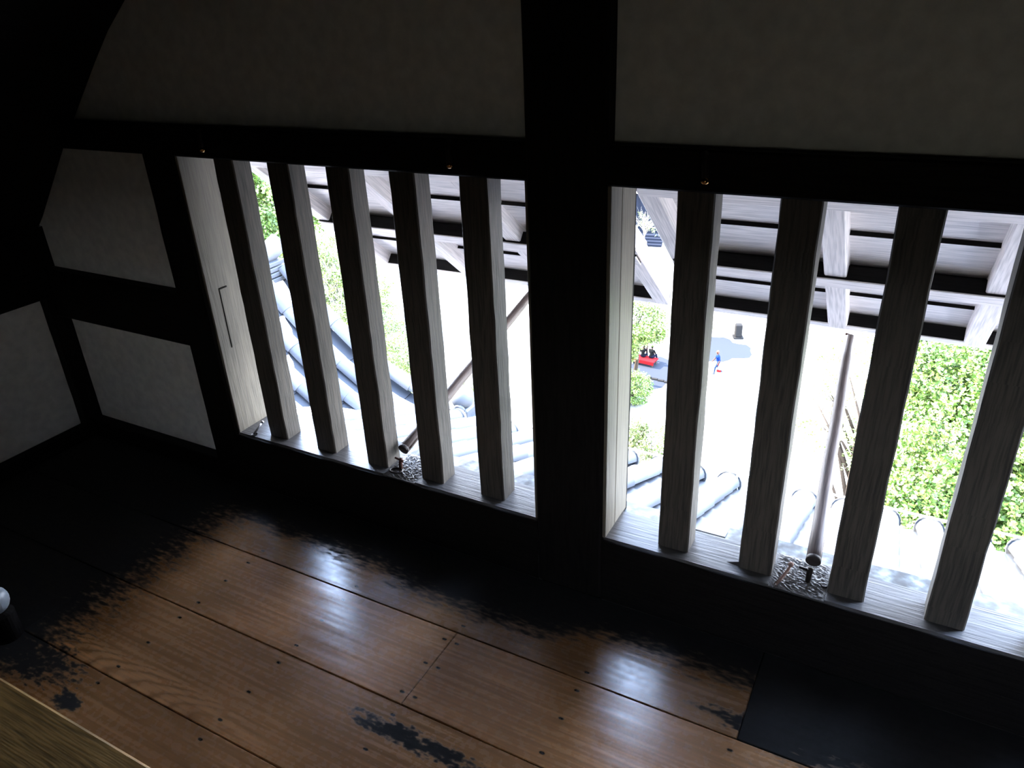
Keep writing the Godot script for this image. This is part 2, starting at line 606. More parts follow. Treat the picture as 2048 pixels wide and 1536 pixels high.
	rgh.generate_mipmaps()
	var fm := mat(Color.WHITE, 1.0, tex(img))
	fm.roughness_texture = tex(rgh)
	fm.metallic_specular = 0.6
	var gi := noise(0.05, 3, 21).get_seamless_image(512, 512)
	fm.normal_enabled = true
	fm.normal_texture = bump_of(long_ways(gi), 1.2)
	fm.normal_scale = 0.25
	var fl = struct(thing("floor"), "wide brown plank floor, worn in the middle and black along the walls")
	for r in rows.size() - 1:
		var cuts := [-1.62]
		cuts.append_array(joints[r])
		cuts.append(5.2)
		for k in range(1, cuts.size()):
			var st := new_st()
			plank(st, cuts[k - 1] + 0.0008, cuts[k] - 0.0008, rows[r] + 0.0016, rows[r + 1] - 0.0016, x0, x1, z1)
			part("plank", st, fm, fl)
	var st2 := new_st()
	span(st2, Vector3(-1.75, FLOOR_Y - 0.12, -0.2), Vector3(5.2, FLOOR_Y - 0.036, 4.3), 0.002)
	part("subfloor", st2, M.black_wood, fl)

func long_ways(img: Image) -> Image:
	var o: Image = img.duplicate()
	o.resize(4096, 512)
	o = o.get_region(Rect2i(0, 0, 512, 512))
	return o

func plank(st, xa, xb, za, zb, x0, x1, z1):
	var c := 0.0022
	var y := FLOOR_Y
	var lo := y - 0.034
	var uv = func(p: Vector3) -> Vector2: return Vector2((p.x - x0) / (x1 - x0), p.z / z1)
	var inside := Vector3((xa + xb) / 2, y - 0.02, (za + zb) / 2)
	var top := [Vector3(xa + c, y, za + c), Vector3(xb - c, y, za + c), Vector3(xb - c, y, zb - c), Vector3(xa + c, y, zb - c)]
	var rim := [Vector3(xa, y - c, za), Vector3(xb, y - c, za), Vector3(xb, y - c, zb), Vector3(xa, y - c, zb)]
	var bot := [Vector3(xa, lo, za), Vector3(xb, lo, za), Vector3(xb, lo, zb), Vector3(xa, lo, zb)]
	face(st, top, [uv.call(top[0]), uv.call(top[1]), uv.call(top[2]), uv.call(top[3])], inside)
	for k in 4:
		var j := (k + 1) % 4
		face(st, [top[k], top[j], rim[j], rim[k]], [uv.call(top[k]), uv.call(top[j]), uv.call(rim[j]), uv.call(rim[k])], inside)
		face(st, [rim[k], rim[j], bot[j], bot[k]], [uv.call(rim[k]), uv.call(rim[j]), uv.call(bot[j]), uv.call(bot[k])], inside)

# =================================================================== the two barred windows
func windows():
	var sets := [
		[-0.495, 0.957, [-0.346, -0.0836, 0.1796, 0.4394, 0.7011], "left window with five square wooden bars, seen left of the thick post"],
		[1.20, 2.708, [1.3794, 1.6405, 1.9048, 2.1647, 2.4270], "right window with square wooden bars, seen right of the thick post"]]
	for w in 2:
		var d = sets[w]
		var win = struct(thing("window"), d[3])
		win.name = "window_%d" % (w + 1)
		var st := new_st()
		# sill: a heavy beam whose top is the ledge, front edge worn round
		box(st, Vector3((d[0] + d[1]) / 2, -0.15, -0.0925), Vector3(d[1] - d[0] - 0.001, 0.30, 0.177), 0.007, 0)
		part("sill", st, M.sill_wood, win)
		st = new_st()
		box(st, Vector3((d[0] + d[1]) / 2, -0.134, -0.002), Vector3(d[1] - d[0] + 0.004, 0.256, 0.008), 0.002, 0)
		part("sill_face", st, M.black_wood, win)
		for k in 5:
			st = new_st()
			hewn(st, Vector3(d[2][k] + 0.05, 0, -0.0915), 0.10, 0.085, -0.002, 1.19, 0.0022, 0.004, 10 + w * 5 + k)
			part("window_bar", st, M.bar_wood, win)
		st = new_st(0)
		var wx0: float = [0.288, 1.742][w]
		worn_patch(st, wx0, wx0 + [0.148, 0.160][w], -0.176, -0.004, 3 + w)
		part("weathered_patch", st, M.weathered, win)
		# jamb linings either side
		for e in [[d[0], 1.0], [d[1], -1.0]]:
			for zb in ([[-0.010, -0.204]] if w == 0 and e[1] > 0.0 else [[-0.010, -0.094], [-0.096, -0.204]]):
				st = new_st()
				box(st, Vector3(e[0] + e[1] * 0.004, 0.582, (zb[0] + zb[1]) / 2), Vector3(0.012, 1.17, zb[0] - zb[1]), 0.002, 1)
				part("jamb_board", st, M.jamb_wood, win)
		if w == 0:
			st = new_st()
			box(st, Vector3(-0.4848, 0.508, -0.088), Vector3(0.003, 0.25, 0.040), 0.001, 1)
			part("jamb_patch", st, M.jamb_wood, win)
			st = new_st()
			box(st, Vector3(-0.4842, 0.508, -0.066), Vector3(0.0035, 0.256, 0.0035), 0.0005, 1)
			box(st, Vector3(-0.4842, 0.636, -0.085), Vector3(0.0035, 0.006, 0.040), 0.0005, 1)
			part("patch_seam", st, M.black_wood, win)
			st = new_st(0)
			var arc := []
			var ar := []
			for k in 12:
				var t := k / 11.0
				arc.append(Vector3(-0.4887, 0.105 + 0.035 * sin(t * 2.2), -0.06 - t * 0.12))
				ar.append(0.0016)
			tube(st, arc, ar, 6)
			part("scrape_mark", st, M.rust, win)
		# grey metal flashing over the ledge outside, its free edge a little buckled
		var runs := [[-0.5, 1.0]] if w == 0 else [[1.18, 1.36], [1.56, 2.75]]
		for q in runs:
			st = new_st()
			flashing(st, q[0], q[1])
			part("flashing", st, M.copper, win)

func worn_patch(st, xa: float, xb: float, za: float, zb: float, sd: int):
	var n := noise(1.0, 3, 90 + sd)
	var nx := 46
	var nz := 52
	var hgt = func(i: int, k: int) -> Vector3:
		var u := float(i) / nx
		var v := float(k) / nz
		var x := lerpf(xa, xb, u)
		var z := lerpf(za, zb, v)
		var rim := clampf(minf(minf(u, 1.0 - u) * 7.0, minf(v, 1.0 - v) * 9.0), 0.0, 1.0)
		var y := 0.0006 + rim * (0.0016 + 0.0042 * n.get_noise_2d(x * 55.0, z * 190.0) + 0.002 * n.get_noise_2d(x * 160.0, z * 420.0))
		return Vector3(x, y, z)
	for i in nx:
		for k in nz:
			var a: Vector3 = hgt.call(i, k)
			var b: Vector3 = hgt.call(i + 1, k)
			var c: Vector3 = hgt.call(i + 1, k + 1)
			var d: Vector3 = hgt.call(i, k + 1)
			face(st, [a, b, c, d], [Vector2(a.x, a.z) * 3.0, Vector2(b.x, b.z) * 3.0, Vector2(c.x, c.z) * 3.0, Vector2(d.x, d.z) * 3.0], a - Vector3(0, 1, 0))

func flashing(st, xa: float, xb: float):
	var n := noise(3.0, 2, 77)
	var segs := int((xb - xa) / 0.04) + 1
	var prev := []
	for k in segs + 1:
		var x := lerpf(xa, xb, float(k) / segs)
		var w := n.get_noise_1d(x) * 0.010
		var cur := [Vector3(x, -0.022, -0.175), Vector3(x, -0.030, -0.20), Vector3(x, -0.034 + w, -0.285 + w * 0.5), Vector3(x, -0.06 + w, -0.292 + w * 0.5), Vector3(x, -0.064, -0.20)]
		if k > 0:
			var inside := Vector3(x, -0.045, -0.23)
			for i in 5:
				var j := (i + 1) % 5
				face(st, [prev[i], prev[j], cur[j], cur[i]], [Vector2(prev[i].x, i * 0.1) * 2.0, Vector2(prev[i].x, i * 0.1 + 0.1) * 2.0, Vector2(x, i * 0.1 + 0.1) * 2.0, Vector2(x, i * 0.1) * 2.0], inside)
		if k == 0 or k == segs:
			face(st, cur, [Vector2.ZERO, Vector2(0, 0.1), Vector2(0, 0.2), Vector2(0.1, 0.2), Vector2(0.1, 0.1)], Vector3((xa + xb) / 2, -0.045, -0.23))
		prev = cur

# =================================================================== shutters swung out and up
const HOLES := [[0.842, 0.163], [0.915, 0.141]]

func shutters():
	var ang := deg_to_rad(39.5)
	# local axes: x along the wall, y normal (upwards), z from the free edge to the hinge
	var b := Basis(Vector3.RIGHT, Vector3(0, cos(ang), -sin(ang)), Vector3(0, sin(ang), cos(ang)))
	var hinge := Vector3(0, 1.22, -0.2)
	var defs := [
		[[-0.585, -0.05, 0.435, 0.950], "left propped shutter of pale weathered boards, outside the left window"],
		[[1.145, 1.690, 2.172, 2.660], "right propped shutter of pale weathered boards, outside the right window"]]
	for d in defs:
		var xs = d[0]
		var L := 1.335
		var a: float = xs[0]
		var e: float = xs[3] + 0.072
		var sh := thing("propped_shutter", Vector3((a + e) / 2, hinge.y, hinge.z))
		sh.transform.basis = b
		tag(sh, d[1], "shutter", "shutters propped open outside the windows")
		var cx := (a + e) / 2
		for k in 4:
			var st := new_st()
			box(st, Vector3(xs[k] + 0.036 - cx, 0.035, -L / 2 + (0.0 if k in [0, 3] else 0.004)), Vector3(0.072, 0.07, L - (0.0 if k in [0, 3] else 0.02)), 0.004, 2)
			part("stile" if k in [0, 3] else "batten", st, M.shutter_wood, sh)
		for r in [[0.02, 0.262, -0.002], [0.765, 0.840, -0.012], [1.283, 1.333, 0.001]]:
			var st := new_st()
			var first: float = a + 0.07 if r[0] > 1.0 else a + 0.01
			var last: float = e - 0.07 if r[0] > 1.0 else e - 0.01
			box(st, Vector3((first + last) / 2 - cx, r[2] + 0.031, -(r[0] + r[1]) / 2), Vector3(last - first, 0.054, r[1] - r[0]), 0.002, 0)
			var rl := part("rail", st, M.black_wood, sh)      # black paints the shade on its sides; pale wood faces the underside
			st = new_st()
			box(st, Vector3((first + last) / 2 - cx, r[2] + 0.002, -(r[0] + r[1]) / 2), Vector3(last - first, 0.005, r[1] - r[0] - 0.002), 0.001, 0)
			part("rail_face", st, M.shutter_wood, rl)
		if xs[0] < 0.0:
			for hx in HOLES:
				var st := new_st(0)
				tube(st, [Vector3(hx[0] - cx, -0.004, -hx[1]), Vector3(hx[0] - cx, 0.004, -hx[1])], [0.0085, 0.0085], 12)
				part("bolt_hole", st, M.dark_end, sh)
			var mo := new_st()
			box(mo, Vector3(e - cx, 0.036, -1.295), Vector3(0.003, 0.026, 0.034), 0.0005, 2)
			part("mortise", mo, M.dark_end, sh)
		# lapped boards: each lower board tucks under the one above
		for q in [[0.20, 0.560], [0.535, 0.83], [0.81, 1.09], [1.07, 1.33]]:
			var st := new_st()
			var tilt := Basis(Vector3.RIGHT, 0.045)
			box(st, Vector3(0, 0.068, -(q[0] + q[1]) / 2), Vector3(e - a - 0.01, 0.016, q[1] - q[0]), 0.002, 0, tilt)
			var bd := part("board", st, M.board_wood, sh)
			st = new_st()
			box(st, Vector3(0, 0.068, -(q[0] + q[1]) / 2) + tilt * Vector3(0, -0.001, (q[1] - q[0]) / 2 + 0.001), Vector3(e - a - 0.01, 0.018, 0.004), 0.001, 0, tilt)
			part("lap_shade", st, M.black_wood, bd)  # black strip paints the shade on the edge facing the building
	# the two poles
	pole(Vector3(0.310, 0.055, -0.118), 0.372, 1.25, ang, "dark round prop pole slanting up to the left shutter", 0.021)
	pole(Vector3(1.850, 0.062, -0.098), 1.781, 1.295, ang, "round prop pole standing between bars of the right window", 0.021)

func pole(foot: Vector3, tx: float, s: float, ang: float, label: String, r: float):
	var top := Vector3(tx, 1.22 - s * sin(ang) - 0.045, -0.2 - s * cos(ang))
	var p := thing("prop_pole", foot)
	tag(p, label, "pole", "poles that prop the shutters")
	var st := new_st(0)
	var v := top - foot
	var pts := []
	var rad := []
	for k in 9:
		pts.append(v * (k / 8.0) + Vector3(sin(k * 1.7) * 0.0012, 0, cos(k * 2.1) * 0.001))
		rad.append(r * (1.04 - 0.05 * k / 8.0 + 0.01 * sin(k * 2.3)))
	tube(st, pts, rad, 18)
	part("shaft", st, M.pole_wood, p)
	st = new_st(0)
	tube(st, [v * 0.0 + v.normalized() * -0.0015, v.normalized() * 0.012], [r * 1.06, r * 1.06], 18)
	part("end_cap", st, M.dark_end, p)
	st = new_st(0)
	tube(st, [v * 0.99, v + v.normalized() * 0.018, v + v.normalized() * 0.020 + Vector3(-0.02, 0.004, 0.0)], [0.006, 0.006, 0.005], 8)
	part("iron_hook", st, M.rust, p)

# =================================================================== tiled roof below the windows
func half_tile(len_: float, ra: float, rb: float, th: float, end_disc: bool) -> ArrayMesh:
	# cover tile: half round, x across, y up, runs along -z (down the slope)
	var st := new_st(0)
	var n := 10
	var z0 := 0.0
	var z1 := -len_
	var ring = func(z, r): 
		var o := []
		for i in n + 1:
			var a := PI * i / n
			o.append(Vector3(cos(a) * r, sin(a) * r - 0.01, z))
		return o
	var a0 = ring.call(z0, ra)
	var a1 = ring.call(z1, rb)
	var c := Vector3(0, -0.05, (z0 + z1) / 2)
	for i in n:
		face(st, [a0[i], a0[i + 1], a1[i + 1], a1[i]], [Vector2(0, 0), Vector2(0, 0.1), Vector2(1, 0.1), Vector2(1, 0)], c)
	for e in [[a0, z0, ra], [a1, z1, rb]]:
		var i0 = ring.call(e[1], e[2] - th)
		st.set_smooth_group(-1)
		for i in n:
			face(st, [e[0][i], e[0][i + 1], i0[i + 1], i0[i]], [Vector2(0, 0), Vector2(0, 0.1), Vector2(1, 0.1), Vector2(1, 0)], Vector3(0, -0.05, 0) + Vector3(0, 0, c.z))
	var b0 = ring.call(z0, ra - th)
	var b1 = ring.call(z1, rb - th)
	st.set_smooth_group(0)
	for i in n:
		face(st, [b0[i], b0[i + 1], b1[i + 1], b1[i]], [Vector2(0, 0), Vector2(0, 0.1), Vector2(1, 0.1), Vector2(1, 0)], Vector3(0, 5.0, c.z))
	if end_disc:
		st.set_smooth_group(-1)
		tube(st, [Vector3(0, -0.01, z1 + 0.02), Vector3(0, -0.01, z1 - 0.018)], [rb * 1.12, rb * 1.12], 18)
		tube(st, [Vector3(0, -0.01, z1 - 0.016), Vector3(0, -0.01, z1 - 0.028)], [rb * 0.5, rb * 0.45], 12)
	return mesh_of(st)

func pan_tile(len_: float, w: float) -> ArrayMesh:
	var st := new_st(0)
	var n := 6
	for lay in 2:
		for i in n:
			var q := []
			for e in [[i, 0.0], [i + 1, 0.0], [i + 1, -len_], [i, -len_]]:
				var t: float = float(e[0]) / n * 2.0 - 1.0
				q.append(Vector3(t * w / 2, 0.03 * t * t - 0.035 - lay * 0.022 + (0.022 if e[1] < 0.0 else 0.0), e[1]))
			face(st, q, [Vector2(0, 0), Vector2(0.1, 0), Vector2(0.1, 1), Vector2(0, 1)], Vector3(0, -9.0 if lay == 0 else 9.0, -len_ / 2))
	st.set_smooth_group(-1)
	for zz in [-len_, 0.0]:
		for i in n:
			var q := []
			for e in [[i, 0], [i + 1, 0], [i + 1, 1], [i, 1]]:
				var t: float = float(e[0]) / n * 2.0 - 1.0
				q.append(Vector3(t * w / 2, 0.03 * t * t - 0.035 - e[1] * 0.022 + (0.022 if zz < 0.0 else 0.0), zz))
			face(st, q, [Vector2(0, 0), Vector2(0.1, 0), Vector2(0.1, 1), Vector2(0, 1)], Vector3(0, 0, -len_ / 2))
	return mesh_of(st)

func lower_roof():
	var slope := deg_to_rad(23.5)
	var dn := Vector3(0, -sin(slope), -cos(slope))
	var b := Basis(Vector3.RIGHT, Vector3(0, cos(slope), -sin(slope)), -dn)
	var top := Vector3(0, -0.56, -0.26)
	var count := 10
	var total := 3.08
	var tl := total / count
	var pitch := 0.275
	var roof := thing("tiled_roof", Vector3(0.9, -1.8, -1.7))
	tag(roof, "sunlit grey tiled roof with round tile rows running down from the windows", "roof")
	var org: Vector3 = roof.position
	var cover := half_tile(tl + 0.03, 0.076, 0.086, 0.018, false)
	var eave := half_tile(tl + 0.03, 0.076, 0.086, 0.018, true)
	var pan := pan_tile(tl + 0.04, pitch * 0.98)
	var mats := [M.tile, M.tile_b, M.tile_c]
	for r in 19:
		var x := 2.37 + pitch * (r - 15)
		for k in count:
			var p := top + dn * (tl * k) + b.y * (0.055 + rng.randf() * 0.006) + Vector3(x, 0, 0) - org
			place("cover_tile", eave if k == count - 1 else cover, mats[rng.randi() % 3], roof, Transform3D(b * Basis(Vector3.UP, rng.randf_range(-0.012, 0.012)), p))
			var p2 := top + dn * (tl * k) + b.y * 0.03 + Vector3(x + pitch / 2, 0, 0) - org
			place("pan_tile", pan, M.pan, roof, Transform3D(b, p2))
	var st := new_st()
	box(st, top + dn * (total / 2 - 0.06) - b.y * 0.07 + Vector3(0.6, 0, 0) - org, Vector3(6.4, 0.09, total - 0.02), 0.004, 0, b)
	part("roof_bed", st, M.board_wood, roof)
	st = new_st()
	var el := top + dn * (total - 0.06) - b.y * 0.13
	box(st, el + Vector3(0.6, -0.05, 0) - org, Vector3(6.4, 0.22, 0.14), 0.006, 0)
	part("fascia", st, M.white_wall, roof)
	# conductor wire on small stands along the eave
	var wire := thing("conductor_wire", Vector3(1.0, el.y + 0.235, el.z - 0.10))
	tag(wire, "thin pale wire on small stands along the tiled eave", "wire")
	st = new_st(0)
	var pts := []
	var rad := []
	for k in 25:
		pts.append(Vector3(-1.4 + k * 0.14, sin(k * 0.9) * 0.004, -0.05))
		rad.append(0.009)
	tube(st, pts, rad, 8)
	part("cable", st, M.white_wall, wire)
	for x in [-0.9, 0.05, 1.0, 1.62]:
		st = new_st(0)
		tube(st, [Vector3(x - 0.03, -0.17, 0.04), Vector3(x, 0, -0.05), Vector3(x + 0.03, -0.17, 0.04)], [0.006, 0.006, 0.006], 6)
		part("stand", st, M.white_wall, wire)
	gable_roof()

func gable_roof():
	# a lower gable left of the windows: its near slope sweeps down to the right in a hollow curve
	var prof := [Vector2(-3.66, -0.72), Vector2(-3.40, -0.99), Vector2(-3.12, -1.23), Vector2(-2.85, -1.44), Vector2(-2.56, -1.62), Vector2(-2.26, -1.76), Vector2(-1.96, -1.86), Vector2(-1.68, -1.92)]
	var g := thing("gable_roof", Vector3(-2.8, -1.3, -2.0))
	tag(g, "bluish tiled gable roof sweeping down in a curve, outside the left window", "roof")
	var org: Vector3 = g.position
	var pitch := 0.275
	var cover := half_tile(0.40, 0.076, 0.086, 0.018, false)
	var eave := half_tile(0.32, 0.076, 0.086, 0.018, true)
	var pan := pan_tile(0.41, pitch * 0.98)
	var mats := [M.tile, M.tile_b, M.tile_c]
	for r in 12:
		var z := -3.40 + r * pitch
		var lift := 0.06 if r == 0 else 0.0
		for k in range(1, prof.size()):
			var a: Vector2 = prof[k - 1]
			var c: Vector2 = prof[k]
			var d := (c - a).normalized()
			var d3 := Vector3(d.x, d.y, 0)
			var n3 := Vector3(-d.y, d.x, 0)
			var bb := Basis(n3.cross(-d3), n3, -d3)
			if r < 11:
				place("cover_tile", eave if k == prof.size() - 1 else cover, mats[rng.randi() % 3], g, Transform3D(bb, Vector3(a.x, a.y, z) + n3 * (0.055 + lift) - org))
				place("pan_tile", pan, M.pan, g, Transform3D(bb, Vector3(a.x, a.y, z + pitch / 2) + n3 * 0.03 - org))
	var st := new_st()
	for k in range(1, prof.size()):
		slab(st, prof[k - 1] - Vector2(org.x, org.y) - Vector2(0, 0.12), prof[k] - Vector2(org.x, org.y) - Vector2(0, 0.12), 0.10, -3.42 - org.z, -0.3 - org.z)
	part("roof_bed", st, M.board_wood, g)
	# ridge of stacked flat tiles with a round cap, ending in an upturned tile
	st = new_st()
	for k in 4:
		box(st, Vector3(-3.74, -0.74 + k * 0.05, -1.9) - org, Vector3(0.34 - k * 0.02, 0.04, 3.1), 0.004, 2)
	part("ridge_course", st, M.tile_c, g)
	st = new_st(0)
	tube(st, [Vector3(-3.74, -0.53, -0.35) - org, Vector3(-3.74, -0.53, -3.1) - org, Vector3(-3.72, -0.49, -3.38) - org, Vector3(-3.69, -0.42, -3.5) - org], [0.09, 0.09, 0.10, 0.10], 14)
	part("ridge_cap", st, M.tile_b, g)
	# the ornament tile at the foot of the verge
	var on := thing("ornament_tile", Vector3(-1.62, -1.93, -3.42))
	tag(on, "small grey ornament tile with a round knob at the foot of the gable", "roof tile")
	st = new_st()
	box(st, Vector3(0, 0.08, 0), Vector3(0.26, 0.16, 0.22), 0.02, 0)
	box(st, Vector3(0.17, 0.02, 0), Vector3(0.16, 0.10, 0.16), 0.02, 0)
	part("base", st, M.tile_c, on)
	st = new_st(0)
	ball(st, Vector3(0.03, 0.24, 0), Vector3(0.115, 0.115, 0.115), 18)
	part("knob", st, M.tile_b, on)
	for s in [-1, 1]:
		st = new_st(0)
		var pts := []
		var rad := []
		for k in 10:
			var t := k / 9.0 * 4.6
			pts.append(Vector3(-0.06 + s * 0.10 + cos(t) * 0.05 * (1.0 - t * 0.12), 0.15 + sin(t) * 0.05 * (1.0 - t * 0.12), 0.10))
			rad.append(0.024 - k * 0.0015)
		tube(st, pts, rad, 8)
		part("scroll", st, M.tile, on)

# =================================================================== the grounds far below
func grounds():
	var gi := noise(0.02, 5, 61).get_seamless_image(512, 512)
	var img := Image.create_empty(512, 512, false, Image.FORMAT_RGB8)
	for y in 512:
		for x in 512:
			var v: float = 0.86 + 0.24 * (gi.get_pixel(x, y).r - 0.5)
			img.set_pixel(x, y, Color(v, v * 0.985, v * 0.95))
	img.generate_mipmaps()
	var gm := mat(Color(0.48, 0.472, 0.455), 0.95, tex(img))
	gm.metallic_specular = 0.1
	gm.uv1_triplanar = true
	gm.uv1_world_triplanar = true
	gm.uv1_scale = Vector3(0.08, 0.08, 0.08)
	var st := new_st()
	span(st, Vector3(-260, GROUND_Y - 1.0, -300), Vector3(200, GROUND_Y, 60), 0.01)
	tag(part("ground", st, gm, self), "pale gravel courtyard far below the windows", "ground", "", "structure")

	trees()
	courtyard()
	people()

const GREENS := [Color(0.34, 0.52, 0.06), Color(0.46, 0.60, 0.08), Color(0.26, 0.44, 0.05), Color(0.55, 0.62, 0.12)]
const SPRING := [Color(0.62, 0.70, 0.16), Color(0.52, 0.62, 0.10), Color(0.70, 0.72, 0.26), Color(0.42, 0.55, 0.08)]
const DEEP := [Color(0.10, 0.25, 0.08), Color(0.16, 0.32, 0.10), Color(0.08, 0.20, 0.10)]
const RUSSET := [Color(0.60, 0.58, 0.16), Color(0.66, 0.48, 0.20), Color(0.50, 0.55, 0.12), Color(0.42, 0.50, 0.10)]

func spray_mesh(size: float, sd: int) -> ArrayMesh:
	# a twig's worth of leaves: folded blades round a point
	var r := RandomNumberGenerator.new()
	r.seed = sd
	var st := SurfaceTool.new()
	st.begin(Mesh.PRIMITIVE_TRIANGLES)
	for k in 9:
		var d := Vector3(r.randf_range(-1, 1), r.randf_range(-0.5, 0.7), r.randf_range(-1, 1)).normalized()
		var at := Vector3(r.randf_range(-1, 1), r.randf_range(-0.45, 0.45), r.randf_range(-1, 1)) * size
		var side := d.cross(Vector3(r.randf_range(-0.4, 0.4), 1, r.randf_range(-0.4, 0.4))).normalized()
		var up := side.cross(d).normalized()
		var l := size * r.randf_range(0.55, 0.85)
		var w := l * 0.34
		var a := at
		var m := at + d * l * 0.5 - up * w * 0.25
		var e := at + d * l
		for s in [-1.0, 1.0]:
			var o: Vector3 = at + d * l * 0.45 + side * w * s
			for v in ([a, o, m, m, o, e] if s > 0 else [a, m, o, m, e, o]):
				st.set_uv(Vector2.ZERO)
				st.add_vertex(v)
	st.generate_normals()
	return st.commit()

# a tree or bush: trunk and boughs of one mesh, leaf sprays on blobs [centre, radii] given from the foot
func plant(called, label, category, group, foot: Vector3, blobs: Array, count: int, leaf: float, cols: Array, trunk_r: float, boughs: int, sd: int, bark: Material, fork := 0.35, twigs := 0):
	var r := RandomNumberGenerator.new()
	r.seed = sd
	var t := thing(called, foot)
	tag(t, label, category, group)
	var st := new_st(0)
	var top: Vector3 = blobs[0][0]
	if trunk_r > 0.0:
		var pts := []
		var rad := []
		for k in 7:
			var f := k / 6.0
			pts.append(Vector3(top.x * f * f + sin(f * 5.0 + sd) * trunk_r * 0.8, top.y * f, top.z * f * f + cos(f * 4.0 + sd) * trunk_r * 0.6))
			rad.append(lerpf(trunk_r, trunk_r * 0.25, f))
		tube(st, pts, rad, 9)
		for k in boughs:
			var bl = blobs[k % blobs.size()]
			var f := lerpf(fork, 0.9, r.randf())
			var a := Vector3(top.x * f * f, top.y * f, top.z * f * f)
			var dir := Vector3(r.randf_range(-1, 1), r.randf_range(-0.3, 0.9), r.randf_range(-1, 1))
			var e: Vector3 = bl[0] + dir.normalized() * bl[1] * r.randf_range(0.5, 0.95)
			var mid := a.lerp(e, 0.5) + Vector3(r.randf_range(-1, 1), r.randf_range(0.0, 1.0), r.randf_range(-1, 1)) * (e - a).length() * 0.10
			var br := trunk_r * r.randf_range(0.22, 0.4)
			tube(st, [a, mid, e], [br, br * 0.65, br * 0.2], 6)
			for q in twigs:
				var b0 := mid.lerp(e, r.randf())
				var td := (e - a).normalized() + Vector3(r.randf_range(-1, 1), r.randf_range(-0.4, 1), r.randf_range(-1, 1)) * 0.9
				tube(st, [b0, b0 + td * bl[1].x * r.randf_range(0.15, 0.35)], [br * 0.3, br * 0.1], 4, null, false)
		part("trunk", st, bark, t)
	var mm := MultiMesh.new()
	mm.transform_format = MultiMesh.TRANSFORM_3D
	mm.use_colors = true
	mm.mesh = spray_mesh(leaf, sd)
	var clump := noise(0.16 / leaf * 0.9, 2, sd)
	mm.instance_count = count
	for k in count:
		var bl = blobs[r.randi() % blobs.size()]
		var d := Vector3(r.randfn(), r.randfn(), r.randfn()).normalized() * pow(r.randf(), 0.30)
		# clumps
		var cl := Vector3(sin(d.x * 9.0 + sd), sin(d.y * 11.0 + sd * 2.0), sin(d.z * 9.0)) * 0.07
		var p: Vector3 = bl[0] + (d + cl) * bl[1]
		for again in 3:                                # leaves gather in clumps
			if clump.get_noise_3d(p.x, p.y * 1.5, p.z) > -0.08: break
			d = Vector3(r.randfn(), r.randfn(), r.randfn()).normalized() * pow(r.randf(), 0.30)
			p = bl[0] + d * bl[1]
		var c: Color = cols[r.randi() % cols.size()]
		mm.set_instance_transform(k, Transform3D(Basis(Vector3(r.randfn(), r.randfn(), r.randfn()).normalized(), r.randf() * TAU).scaled(Vector3.ONE * r.randf_range(0.7, 1.3)), p))
		mm.set_instance_color(k, Color(c.r * 0.85, c.g, c.b * 0.9) * r.randf_range(0.13, 0.30))
	var mi := MultiMeshInstance3D.new()
	mi.name = "foliage"
	mi.multimesh = mm
	mi.material_override = M.leaf
	mi.set_meta("kind", "stuff")
	t.add_child(mi, true)
	return t

